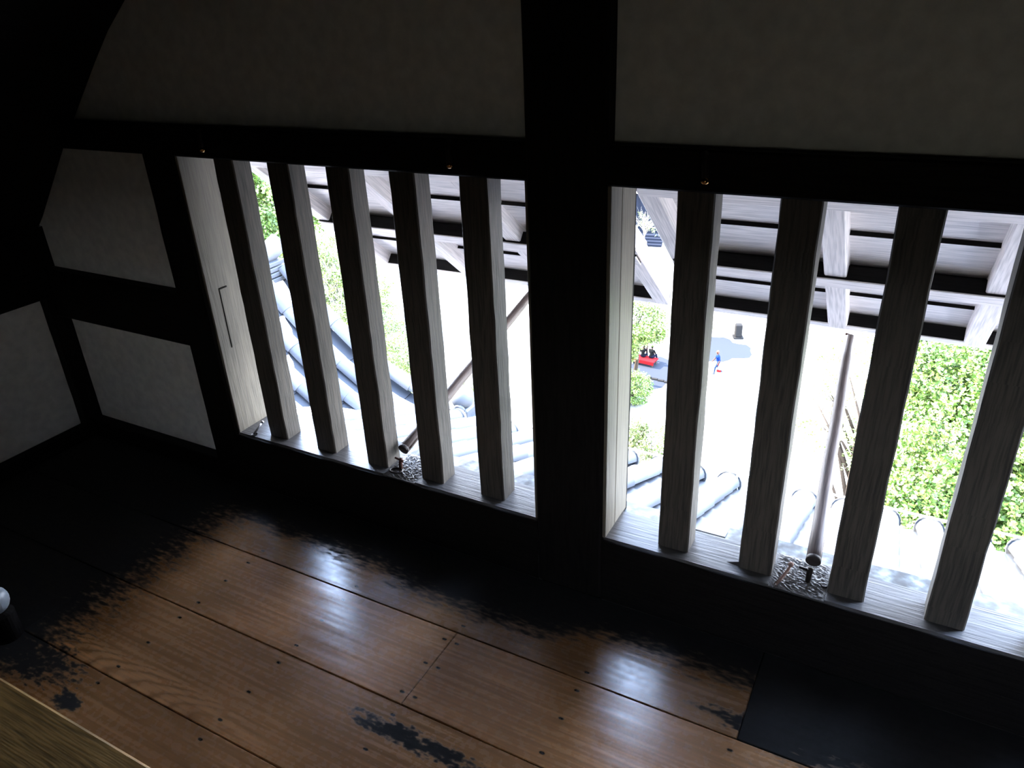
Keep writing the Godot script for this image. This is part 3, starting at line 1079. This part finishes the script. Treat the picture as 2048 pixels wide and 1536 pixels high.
func trees():
	var g := GROUND_Y
	# the leafy maple filling the right window
	plant("maple_tree", "large bright green maple filling the lower right of the right window", "tree", "", Vector3(6.0, g, -24.5),
		[[Vector3(0.4, 9.6, 1.0), Vector3(4.6, 3.0, 3.6)], [Vector3(-0.8, 8.0, 2.6), Vector3(3.8, 2.2, 2.6)], [Vector3(2.6, 10.6, 0.5), Vector3(4.2, 2.6, 3.4)], [Vector3(-1.4, 11.2, -1.4), Vector3(3.4, 1.6, 2.6)], [Vector3(0.8, 5.6, 2.6), Vector3(5.0, 2.6, 3.0)]],
		19000, 0.20, GREENS, 0.28, 26, 3, M.bark, 0.35, 2)
	plant("young_maple_tree", "low reddish green maple under the larger one, right window", "tree", "", Vector3(3.6, g, -20.0),
		[[Vector3(0.2, 7.6, 0.4), Vector3(1.9, 1.3, 1.5)]], 1500, 0.17, RUSSET, 0.14, 9, 5, M.bark, 0.4, 2)
	# sparse tree behind the prop pole
	plant("sparse_tree", "sparse tree with a bare leaning trunk behind the right prop pole", "tree", "", Vector3(1.55, g, -18.6),
		[[Vector3(-0.35, 13.6, -0.5), Vector3(1.2, 1.3, 1.0)], [Vector3(-1.0, 12.4, -0.3), Vector3(0.9, 1.3, 0.9)], [Vector3(0.1, 11.6, 0.0), Vector3(0.6, 0.8, 0.6)]], 330, 0.12, SPRING, 0.17, 14, 9, M.bark, 0.62, 3)
	# over the bench
	plant("cherry_tree", "yellow green tree top overhanging the red bench", "tree", "", Vector3(-13.4, g, -42.2),
		[[Vector3(0.6, 5.3, 1.6), Vector3(1.9, 1.15, 1.5)], [Vector3(1.5, 4.6, 2.0), Vector3(1.0, 0.6, 0.9)], [Vector3(-0.2, 2.9, 1.2), Vector3(0.55, 1.3, 0.5)]],
		1300, 0.26, SPRING, 0.16, 10, 12, M.bark, 0.5, 1)
	plant("clipped_shrub", "rounded bright green shrub beside the post, right window", "shrub", "", Vector3(-12.5, g, -39.3),
		[[Vector3(0.1, 1.1, 0), Vector3(1.15, 1.1, 1.1)], [Vector3(-1.2, 1.0, 0), Vector3(1.2, 1.0, 1.1)]], 1500, 0.17, GREENS, 0.06, 4, 15, M.bark)
	plant("yellowing_shrub", "yellowing shrub with russet tips below the green one", "shrub", "", Vector3(-9.2, g, -33.0),
		[[Vector3(0.2, 1.4, 0.2), Vector3(1.25, 1.2, 1.1)], [Vector3(1.0, 0.9, 1.2), Vector3(0.8, 0.8, 0.8)], [Vector3(-0.9, 1.6, 0.0), Vector3(0.8, 0.8, 0.8)]], 700, 0.20, RUSSET, 0.10, 12, 18, M.pale_bark, 0.2, 3)
	# left window
	plant("garden_tree", "bright green tree at the top left of the left window", "tree", "", Vector3(-46.0, g, -42.5),
		[[Vector3(1.0, 9.0, 0.0), Vector3(4.6, 3.6, 4.0)], [Vector3(2.2, 4.8, 1.5), Vector3(4.4, 3.4, 3.4)], [Vector3(-1.5, 12.0, 0.0), Vector3(3.2, 2.6, 3.0)]], 4200, 0.42, GREENS, 0.3, 10, 21, M.bark)
	plant("cedar_tree", "dark green cedar behind the bright tree, left window", "tree", "", Vector3(-49.5, g, -57.0),
		[[Vector3(0, 13.0, 0), Vector3(2.6, 4.6, 2.6)], [Vector3(0, 8.0, 0), Vector3(3.4, 4.0, 3.4)]], 3600, 0.42, DEEP, 0.35, 12, 24, M.bark, 0.2)
	plant("budding_tree", "pale twiggy tree with sparse yellow green buds beside the gable roof", "tree", "", Vector3(-27.0, g, -31.0),
		[[Vector3(-0.4, 8.3, 0.4), Vector3(2.6, 3.0, 2.4)], [Vector3(1.8, 6.2, 1.0), Vector3(2.2, 2.6, 2.0)], [Vector3(-2.2, 9.5, 0.0), Vector3(2.2, 2.2, 2.0)]], 4200, 0.17, SPRING, 0.22, 60, 27, M.pale_bark, 0.3, 5)
	plant("thin_tree", "thin twiggy tree standing below the budding tree, left window", "tree", "", Vector3(-21.2, g, -27.5),
		[[Vector3(0.4, 4.6, 0.4), Vector3(1.7, 2.0, 1.6)], [Vector3(-0.6, 6.4, 0.0), Vector3(1.5, 1.4, 1.4)]], 1800, 0.15, SPRING, 0.14, 34, 30, M.pale_bark, 0.3, 4)
	plant("round_shrub", "green shrub showing just behind the ornament tile", "shrub", "", Vector3(-18.6, g, -29.6),
		[[Vector3(0.2, 3.6, 0.2), Vector3(1.15, 1.1, 1.0)]], 900, 0.18, GREENS, 0.10, 5, 33, M.bark, 0.5)
	plant("loose_shrub", "loose yellow green shrub left of the thick post, above the eave", "shrub", "", Vector3(-12.0, g, -24.4),
		[[Vector3(0.2, 2.8, 0.2), Vector3(0.95, 0.8, 0.8)], [Vector3(1.2, 2.1, 0.6), Vector3(0.7, 0.7, 0.7)]], 520, 0.15, RUSSET, 0.07, 8, 36, M.bark, 0.4, 2)
	plant("bare_tree", "bare branching tree in front of the dark storehouse", "tree", "", Vector3(-22.8, g, -70.0),
		[[Vector3(0.6, 3.1, 0.0), Vector3(2.0, 1.2, 1.4)]], 60, 0.2, SPRING, 0.10, 26, 39, M.pale_bark, 0.5, 4)
	plant("low_shrub", "small green shrub at the foot of the dark storehouse", "shrub", "", Vector3(-23.6, g, -70.6),
		[[Vector3(0, 0.6, 0), Vector3(0.6, 0.6, 0.6)]], 200, 0.2, GREENS, 0.04, 3, 42, M.bark)
	plant("fallen_boughs", "tangle of grey boughs beside the dark stone marker", "branches", "", Vector3(-11.6, g, -52.6),
		[[Vector3(0.2, 0.7, 0.0), Vector3(1.5, 0.55, 1.2)], [Vector3(-0.9, 1.2, -0.4), Vector3(1.0, 0.8, 0.8)]], 110, 0.16, RUSSET, 0.07, 34, 45, M.bark, 0.1, 4)

func courtyard():
	# the bench with its red cloth
	var b := thing("bench", Vector3(-14.2, GROUND_Y, -45.2), deg_to_rad(-6.0))
	tag(b, "long low bench covered in red felt with people sitting on it", "bench")
	var st := new_st()
	box(st, Vector3(0, 0.42, 0), Vector3(2.6, 0.07, 0.85), 0.012, 0)
	box(st, Vector3(0, 0.31, 0.43), Vector3(2.6, 0.22, 0.012), 0.004, 0)
	part("felt_cover", st, M.red, b)
	for x in [-1.15, 1.15]:
		for z in [-0.32, 0.32]:
			st = new_st()
			box(st, Vector3(x, 0.195, z), Vector3(0.07, 0.39, 0.07), 0.004, 1)
			part("leg", st, M.bark, b)
	# darker sheets that paint tree shade on the gravel by bench and marker
	for q in [[Vector2(-13.4, -44.3), 3.3, 2.6, "grey patch of painted shade on the gravel under the red bench"], [Vector2(-9.6, -49.6), 2.0, 2.2, "grey patch of painted shade on the gravel before the stone marker"]]:
		var pv := thing("shade_patch", Vector3(q[0].x, GROUND_Y, q[0].y))
		tag(pv, q[3], "shade_patch", "", "structure")
		st = new_st()
		var rim := []
		for k in 26:
			var a := TAU * k / 26.0
			var rr := 1.0 + 0.16 * sin(a * 3.0 + q[1]) + 0.09 * sin(a * 7.0)
			rim.append(Vector3(cos(a) * q[1] * rr, 0.02, sin(a) * q[2] * rr))
		for k in 26:
			var n: Vector3 = rim[(k + 1) % 26]
			face(st, [Vector3(0, 0.02, 0), rim[k], n], [Vector2.ZERO, Vector2.RIGHT, Vector2.ONE], Vector3(0, -1, 0))
			face(st, [rim[k], n, n - Vector3(0, 0.04, 0), rim[k] - Vector3(0, 0.04, 0)], [Vector2.ZERO, Vector2.RIGHT, Vector2.ONE, Vector2.UP], Vector3(0, 0, 0))
		part("surface", st, M.ground_shade, pv)
	# dark storehouse at the far end
	var h := thing("storehouse", Vector3(-28.0, GROUND_Y, -78.5), deg_to_rad(12.0))
	tag(h, "dark slate blue storehouse far off at the top of the gap beside the post", "building")
	st = new_st()
	box(st, Vector3(0, 2.5, 0), Vector3(8.0, 5.0, 5.0), 0.03, 1)
	part("wall", st, M.slate, h)
	st = new_st()
	box(st, Vector3(0, 0.3, 0.05), Vector3(8.2, 0.6, 5.2), 0.03, 0)
	part("plinth", st, M.slate, h)
	for k in 10:
		st = new_st()
		box(st, Vector3(-3.6 + k * 0.8, 2.9, 2.52), Vector3(0.07, 4.4, 0.06), 0.01, 1)
		part("batten", st, M.slate, h)
	for s in [-1, 1]:
		st = new_st()
		box(st, Vector3(0, 5.6, s * 1.6), Vector3(9.0, 0.2, 3.9), 0.03, 0, Basis(Vector3.RIGHT, s * 0.5))
		part("roof_slope", st, M.white_wall, h)
	# steps before it
	var sp := thing("stone_steps", Vector3(-23.4, GROUND_Y, -72.6), deg_to_rad(10.0))
	tag(sp, "bluish stone steps before the dark storehouse", "steps")
	for k in 4:
		st = new_st()
		box(st, Vector3(0, 0.12 + k * 0.2, -k * 0.45), Vector3(3.4, 0.24, 0.6), 0.02, 0)
		part("step", st, M.slate, sp)
	# dark stone marker
	var mk := thing("stone_marker", Vector3(-8.95, GROUND_Y, -52.3), 0.4)
	tag(mk, "squat dark stone marker standing on the pale gravel", "stone")
	st = new_st()
	box(st, Vector3(0, 0.06, 0), Vector3(0.72, 0.12, 0.72), 0.02, 1)
	part("base", st, M.stone, mk)
	st = new_st()
	box(st, Vector3(0, 0.60, 0), Vector3(0.50, 0.96, 0.50), 0.05, 1)
	part("block", st, M.stone, mk)
	# curb of small stones before the bench
	var kb := thing("stone_curb", Vector3(-12.6, GROUND_Y, -43.1))
	tag(kb, "low line of curb stones on the ground before the red bench", "curb")
	for k in 9:
		st = new_st()
		box(st, Vector3(-2.0 + k * 0.46, 0.05, k * 0.065 - 0.25), Vector3(0.43, 0.14, 0.2), 0.03, 0, Basis(Vector3.UP, rng.randf_range(-0.1, 0.1)))
		part("stone", st, M.stone, kb)

# ------------------------------------------------------------- people: one skin over a skeleton of tapered bones
const SKIN := Color(0.05, 0.025, 0.016)

# bones: [a, b, ra, rb, colour]; surface nets over a smooth union
func body(bones: Array, cell: float) -> ArrayMesh:
	var lo := Vector3.ONE * 99.0
	var hi := -lo
	for q in bones:
		for e in [[q[0], q[2]], [q[1], q[3]]]:
			lo = lo.min(e[0] - Vector3.ONE * (e[1] + cell * 2.0))
			hi = hi.max(e[0] + Vector3.ONE * (e[1] + cell * 2.0))
	var n := Vector3i(((hi - lo) / cell).ceil()) + Vector3i.ONE
	var f := PackedFloat32Array()
	f.resize(n.x * n.y * n.z)
	f.fill(9.0)
	var who := PackedInt32Array()
	who.resize(f.size())
	var best := PackedFloat32Array()
	best.resize(f.size())
	best.fill(9.0)
	var kk := 0.025
	for bi in bones.size():
		var q = bones[bi]
		var a: Vector3 = q[0]
		var d: Vector3 = q[1] - a
		var dd := maxf(d.length_squared(), 1e-6)
		var rr := maxf(q[2], q[3]) + 3.0 * cell + kk
		var b0 := Vector3i(((a.min(q[1]) - Vector3.ONE * rr - lo) / cell).floor()).max(Vector3i.ZERO)
		var b1 := Vector3i(((a.max(q[1]) + Vector3.ONE * rr - lo) / cell).ceil()).min(n - Vector3i.ONE)
		for z in range(b0.z, b1.z + 1):
			for y in range(b0.y, b1.y + 1):
				for x in range(b0.x, b1.x + 1):
					var p := lo + Vector3(x, y, z) * cell
					var t := clampf((p - a).dot(d) / dd, 0.0, 1.0)
					var v: float = p.distance_to(a + d * t) - lerpf(q[2], q[3], t)
					var i := x + n.x * (y + n.y * z)
					if v < best[i]:
						best[i] = v
						who[i] = bi
					var o := f[i]
					var m := clampf(0.5 + 0.5 * (o - v) / kk, 0.0, 1.0)
					f[i] = lerpf(o, v, m) - kk * m * (1.0 - m)
	var st := SurfaceTool.new()
	st.begin(Mesh.PRIMITIVE_TRIANGLES)
	var idx := {}
	var cnt := 0
	var sx := [1, n.x, n.x * n.y]
	for z in n.z - 1:
		for y in n.y - 1:
			for x in n.x - 1:
				var i := x + n.x * (y + n.y * z)
				var acc := Vector3.ZERO
				var c := 0
				for e in [[0, 0, 0, 0], [0, 1, 0, 0], [0, 0, 1, 0], [0, 1, 1, 0], [1, 0, 0, 0], [1, 1, 0, 0], [1, 0, 1, 0], [1, 1, 1, 0], [2, 0, 0, 0], [2, 1, 0, 0], [2, 0, 1, 0], [2, 1, 1, 0]]:
					var ax: int = e[0]
					var u := (ax + 1) % 3
					var w := (ax + 2) % 3
					var o := Vector3.ZERO
					o[u] = e[1]
					o[w] = e[2]
					var j: int = i + int(o.x) + n.x * int(o.y) + n.x * n.y * int(o.z)
					var fa := f[j]
					var fb := f[j + sx[ax]]
					if (fa < 0.0) != (fb < 0.0):
						o[ax] += fa / (fa - fb)
						acc += o
						c += 1
				if c > 0:
					idx[i] = cnt
					cnt += 1
					st.set_color(bones[who[i]][4])
					st.add_vertex(lo + (Vector3(x, y, z) + acc / c) * cell)
	for z in range(1, n.z - 1):
		for y in range(1, n.y - 1):
			for x in range(1, n.x - 1):
				var i := x + n.x * (y + n.y * z)
				for ax in 3:
					var fa := f[i]
					var fb := f[i + sx[ax]]
					if (fa < 0.0) == (fb < 0.0): continue
					var u: int = sx[(ax + 1) % 3]
					var w: int = sx[(ax + 2) % 3]
					var q := [idx[i - u - w], idx[i - w], idx[i], idx[i - u]]
					if fa < 0.0: q = [q[0], q[3], q[2], q[1]]
					for t in [0, 1, 2, 0, 2, 3]:
						st.add_index(q[t])
	st.generate_normals()
	return st.commit()

func hand_bones(w: Vector3, dir: Vector3, side: Vector3, col: Color) -> Array:
	var o := []
	var p := w + dir * 0.07
	o.append([w, p, 0.028, 0.034, col])
	for k in 4:
		var s := side * (0.026 - k * 0.018)
		o.append([p + s, p + s + dir * (0.085 - absf(k - 1.3) * 0.010), 0.010, 0.008, col])
	o.append([w + dir * 0.03 + side * 0.03, w + dir * 0.07 + side * 0.06, 0.011, 0.009, col])
	return o

func head_bones(neck: Vector3, fwd: Vector3, hair: Color) -> Array:
	var c := neck + Vector3(0, 0.16, 0) + fwd * 0.015
	var s := fwd.cross(Vector3.UP).normalized()
	return [[neck - Vector3(0, 0.04, 0), neck + Vector3(0, 0.07, 0), 0.055, 0.052, SKIN],
		[c + fwd * 0.02 + Vector3(0, 0.005, 0), c + fwd * 0.035 - Vector3(0, 0.065, 0), 0.076, 0.052, SKIN],
		[c + fwd * 0.10 - Vector3(0, 0.015, 0), c + fwd * 0.104 - Vector3(0, 0.025, 0), 0.012, 0.016, SKIN],
		[c + fwd * 0.078 - Vector3(0, 0.06, 0) + s * 0.018, c + fwd * 0.078 - Vector3(0, 0.06, 0) - s * 0.018, 0.011, 0.011, Color(0.5, 0.22, 0.2)],
		[c + s * 0.083, c + s * 0.083 - Vector3(0, 0.03, 0), 0.014, 0.010, SKIN],
		[c - s * 0.083, c - s * 0.083 - Vector3(0, 0.03, 0), 0.014, 0.010, SKIN],
		[c + Vector3(0, 0.035, 0) - fwd * 0.015, c - fwd * 0.045 - Vector3(0, 0.03, 0), 0.088, 0.078, hair]]

func person(label: String, at: Vector3, turn: float, pose: String, shirt: Color, legs: Color, hair: Color, shoe := Color(0.05, 0.05, 0.05)) -> Node3D:
	var t := thing("person", at, turn)
	tag(t, label, "person", "")
	var B := []
	var f := Vector3(0, 0, 1)
	var sit := pose == "sit"
	var hip := 0.585 if sit else 0.90
	var lean := Vector3(0, 0, 0.05) if pose == "walk" else Vector3(0, 0, 0.06) if sit else Vector3.ZERO
	var hp := Vector3(0, hip, 0)
	var ch := hp + Vector3(0, 0.36, 0) + lean
	var nk := hp + Vector3(0, 0.56, 0) + lean * 1.6
	B.append([hp + Vector3(-0.07, 0, 0), hp + Vector3(0.07, 0, 0), 0.115, 0.115, legs])
	B.append([hp + Vector3(0, 0.06, 0), ch, 0.125, 0.140, shirt])
	B.append([ch + Vector3(-0.08, 0.02, 0), ch + Vector3(0.08, 0.02, 0), 0.115, 0.115, shirt])
	B.append([ch + Vector3(-0.15, 0.11, 0), ch + Vector3(0.15, 0.11, 0), 0.062, 0.062, shirt])
	B.append_array(head_bones(nk, f, hair))
	for s in [-1.0, 1.0]:
		var h := hp + Vector3(s * 0.09, -0.02, 0)
		var kn: Vector3
		var an: Vector3
		if sit:
			kn = Vector3(s * 0.12, 0.565, 0.50)
			an = Vector3(s * 0.12, 0.09, 0.56)
		elif pose == "walk":
			kn = h + Vector3(0, -0.40, 0.10 + s * 0.10)
			an = Vector3(h.x, 0.09 + (0.05 if s < 0 else 0.0), s * 0.26 - 0.02)
		else:
			kn = h + Vector3(s * 0.01, -0.41, 0.02)
			an = Vector3(s * 0.11, 0.09, 0.0)
		B.append([h, kn, 0.092, 0.066, legs])
		B.append([kn, an, 0.062, 0.045, legs])
		B.append([an - Vector3(0, 0.04, 0.03), an + Vector3(0, -0.05, 0.15), 0.045, 0.035, shoe])
		var sh := ch + Vector3(s * 0.20, 0.10, 0)
		var el: Vector3
		var wr: Vector3
		if sit:
			el = sh + Vector3(s * 0.05, -0.26, 0.10)
			wr = Vector3(s * 0.10, 0.70, 0.36)
		elif pose == "walk":
			el = sh + Vector3(s * 0.05, -0.27, -s * 0.10)
			wr = el + Vector3(0.0, -0.20, 0.12 - s * 0.04)
		else:
			el = sh + Vector3(s * 0.05, -0.28, -0.02)
			wr = el + Vector3(0, -0.24, 0.06)
		B.append([sh, el, 0.055, 0.044, shirt])
		B.append([el, wr, 0.042, 0.030, SKIN])
		var hd: Vector3 = (wr - el).normalized()
		B.append_array(hand_bones(wr, hd, Vector3(-s * 0.3, 0, 1).normalized(), SKIN))
	place("body", body(B, 0.024), M.vertex, t)
	return t

func people():
	var g := GROUND_Y
	var black := Color(0.005, 0.005, 0.0065)
	person("person in black sitting at the right end of the red bench", Vector3(-13.35, g, -45.3), 2.9, "sit", black, Color(0.006, 0.006, 0.008), black)
	person("person in black sitting in the middle of the red bench", Vector3(-13.95, g, -45.25), 3.1, "sit", black, Color(0.006, 0.006, 0.008), Color(0.006, 0.004, 0.004))
	person("person in dark clothes sitting half hidden behind leaves on the red bench", Vector3(-15.0, g, -45.47), 3.2, "sit", Color(0.012, 0.012, 0.015), Color(0.03, 0.027, 0.035), black)
	person("person in a black top and pinkish trousers standing behind the bench", Vector3(-14.25, g, -46.7), 0.4, "stand", black, Color(0.03, 0.014, 0.013), Color(0.006, 0.003, 0.003))
	person("person in a light blue top walking across the gravel", Vector3(-8.72, g, -45.6), -1.2, "walk", Color(0.005, 0.013, 0.06), Color(0.012, 0.022, 0.042), Color(0.08, 0.04, 0.03))
	var bag := thing("shoulder_bag", Vector3(-8.50, g + 0.62, -45.22))
	tag(bag, "white and red bag carried by the person in light blue", "bag")
	var st := new_st()
	box(st, Vector3.ZERO, Vector3(0.26, 0.24, 0.12), 0.04, 1)
	part("pouch", st, M.white_wall, bag)
	st = new_st()
	box(st, Vector3(-0.06, -0.21, 0), Vector3(0.30, 0.18, 0.13), 0.04, 1)
	part("lower_pouch", st, M.red, bag)
	st = new_st(0)
	tube(st, [Vector3(-0.10, 0.10, 0), Vector3(-0.14, 0.20, -0.06), Vector3(-0.04, 0.22, -0.04), Vector3(0.08, 0.10, 0)], [0.014, 0.014, 0.014, 0.014], 6)
	part("strap", st, M.red, bag)
	person("person in pale blue far off before the dark storehouse", Vector3(-26.2, g, -74.6), 0.2, "stand", Color(0.006, 0.02, 0.035), Color(0.005, 0.007, 0.012), black)

# =================================================================== pegs, hooks and nails near the viewer
func small_things():
	var spots := [[-0.313, -0.004, 0.20, "dark wooden peg with a shiny tip on the lintel above the left jamb"], [0.711, -0.004, 0.05, "dark peg with a shiny tip on the lintel beside the thick post"], [1.457, -0.010, -0.02, "dark peg with a shiny tip on the lintel of the right window"]]
	for q in spots:
		var p := thing("lintel_peg", Vector3(q[0], 1.262, q[1]))
		tag(p, q[3], "peg", "pegs along the lintel beams")
		var st := new_st(0)
		tube(st, [Vector3(0, 0, -0.01), Vector3(0, 0.0, 0.012), Vector3(0.004, -0.006, 0.018), Vector3(0.008, -0.056, 0.022)], [0.0075, 0.008, 0.008, 0.0085], 12)
		part("shank", st, M.metal, p)
		st = new_st(0)
		ball(st, Vector3(0.0085, -0.060, 0.023), Vector3(0.0115, 0.010, 0.0115), 14)
		part("tip", st, M.brass, p)
	# ring bolt at the foot of the left pole
	var rb := thing("ring_bolt", Vector3(0.326, 0.0, -0.052))
	tag(rb, "rusty iron ring and eye bolt on the ledge at the left pole's foot", "ring bolt")
	var st := new_st(0)
	var pts := []
	var rad := []
	for k in 21:
		var a := TAU * k / 20.0
		pts.append(Vector3(cos(a) * 0.026, 0.008 + 0.004 * sin(a), sin(a) * 0.022 + 0.012))
		rad.append(0.0035)
	tube(st, pts, rad, 8, null, false)
	part("ring", st, M.metal, rb)
	st = new_st(0)
	tube(st, [Vector3(0.004, -0.01, -0.012), Vector3(0.004, 0.03, -0.016), Vector3(0.002, 0.045, -0.026)], [0.008, 0.008, 0.006], 10)
	tube(st, [Vector3(0.014, 0.036, -0.02), Vector3(-0.022, 0.044, -0.018)], [0.005, 0.004], 8)
	part("eye", st, M.rust, rb)
	# iron pin under the right pole
	var pin := thing("iron_pin", Vector3(1.845, 0.0, -0.070))
	tag(pin, "dark iron pin standing in the ledge under the right pole", "pin")
	st = new_st(0)
	tube(st, [Vector3(0, -0.01, 0), Vector3(0.001, 0.03, -0.006), Vector3(0.003, 0.046, -0.014)], [0.0065, 0.009, 0.0095], 10)
	part("stem", st, M.metal, pin)
	st = new_st(0)
	tube(st, [Vector3(0.006, 0.037, -0.008), Vector3(-0.030, 0.040, -0.012)], [0.0055, 0.0045], 8)
	part("cross_pin", st, M.metal, pin)
	var nail := thing("nail", Vector3(1.893, 0.0, -0.072))
	tag(nail, "round dark nail head in the ledge right of the iron pin", "nail")
	st = new_st(0)
	lathe(st, Vector3.ZERO, [Vector2(0.009, -0.004), Vector2(0.010, 0.002), Vector2(0.008, 0.006), Vector2(0, 0.008)], 12)
	part("head", st, M.metal, nail)
	# twisted cord and wire
	var cd := thing("cord", Vector3(1.775, 0.0, -0.04))
	tag(cd, "short stiff pinkish cord with a knotted end on the right ledge", "cord")
	st = new_st(0)
	tube(st, [Vector3(-0.014, 0.006, 0.030), Vector3(-0.002, 0.012, 0.0), Vector3(0.010, 0.024, -0.030), Vector3(0.014, 0.034, -0.042)], [0.005, 0.0055, 0.005, 0.005], 8)
	part("strand", st, M.cord, cd)
	st = new_st(0)
	ball(st, Vector3(0.015, 0.038, -0.045), Vector3(0.009, 0.008, 0.009), 10)
	part("knot", st, M.cord, cd)
	st = new_st(0)
	tube(st, [Vector3(-0.034, 0.016, 0.030), Vector3(-0.018, 0.003, 0.040), Vector3(-0.012, 0.014, 0.034)], [0.0017, 0.0017, 0.0017], 6)
	part("wire", st, M.bright_metal, cd)
	# little bright bolt on the left ledge
	var hk := thing("bolt_hook", Vector3(-0.412, 0.0, -0.045))
	tag(hk, "small bright metal catch lying on the left ledge by the jamb", "catch")
	st = new_st(0)
	tube(st, [Vector3(0, 0.004, 0.022), Vector3(-0.002, 0.022, -0.012), Vector3(-0.002, 0.03, -0.03)], [0.005, 0.0045, 0.004], 8)
	part("shank", st, M.bright_metal, hk)
	st = new_st(0)
	ball(st, Vector3(-0.002, 0.032, -0.034), Vector3(0.008, 0.007, 0.007), 10)
	part("knob", st, M.bright_metal, hk)
	st = new_st(0)
	lathe(st, Vector3(0, 0, 0.022), [Vector2(0.013, -0.002), Vector2(0.013, 0.003), Vector2(0.0, 0.004)], 12)
	part("foot", st, M.metal, hk)
	# splinter wedge
	var wd := thing("wedge", Vector3(1.625, 0.0, -0.062))
	tag(wd, "thin dark wooden wedge by the second bar of the right window", "wedge")
	st = new_st()
	face(st, [Vector3(-0.022, 0.001, 0.004), Vector3(0.022, 0.001, 0.010), Vector3(0.022, 0.012, -0.004)], [Vector2.ZERO, Vector2(0.1, 0), Vector2(0.1, 0.1)], Vector3(0, -0.1, 0))
	face(st, [Vector3(-0.022, 0.001, 0.004), Vector3(0.022, 0.001, 0.010), Vector3(0.022, 0.001, -0.012)], [Vector2.ZERO, Vector2(0.1, 0), Vector2(0.1, 0.1)], Vector3(0, 0.1, 0))
	face(st, [Vector3(-0.022, 0.001, 0.004), Vector3(0.022, 0.012, -0.004), Vector3(0.022, 0.001, -0.012)], [Vector2.ZERO, Vector2(0.1, 0), Vector2(0.1, 0.1)], Vector3(0, 0, 0.1))
	face(st, [Vector3(0.022, 0.001, 0.010), Vector3(0.022, 0.012, -0.004), Vector3(0.022, 0.001, -0.012)], [Vector2.ZERO, Vector2(0.1, 0), Vector2(0.1, 0.1)], Vector3(-0.1, 0, 0))
	part("sliver", st, M.dark_end, wd)
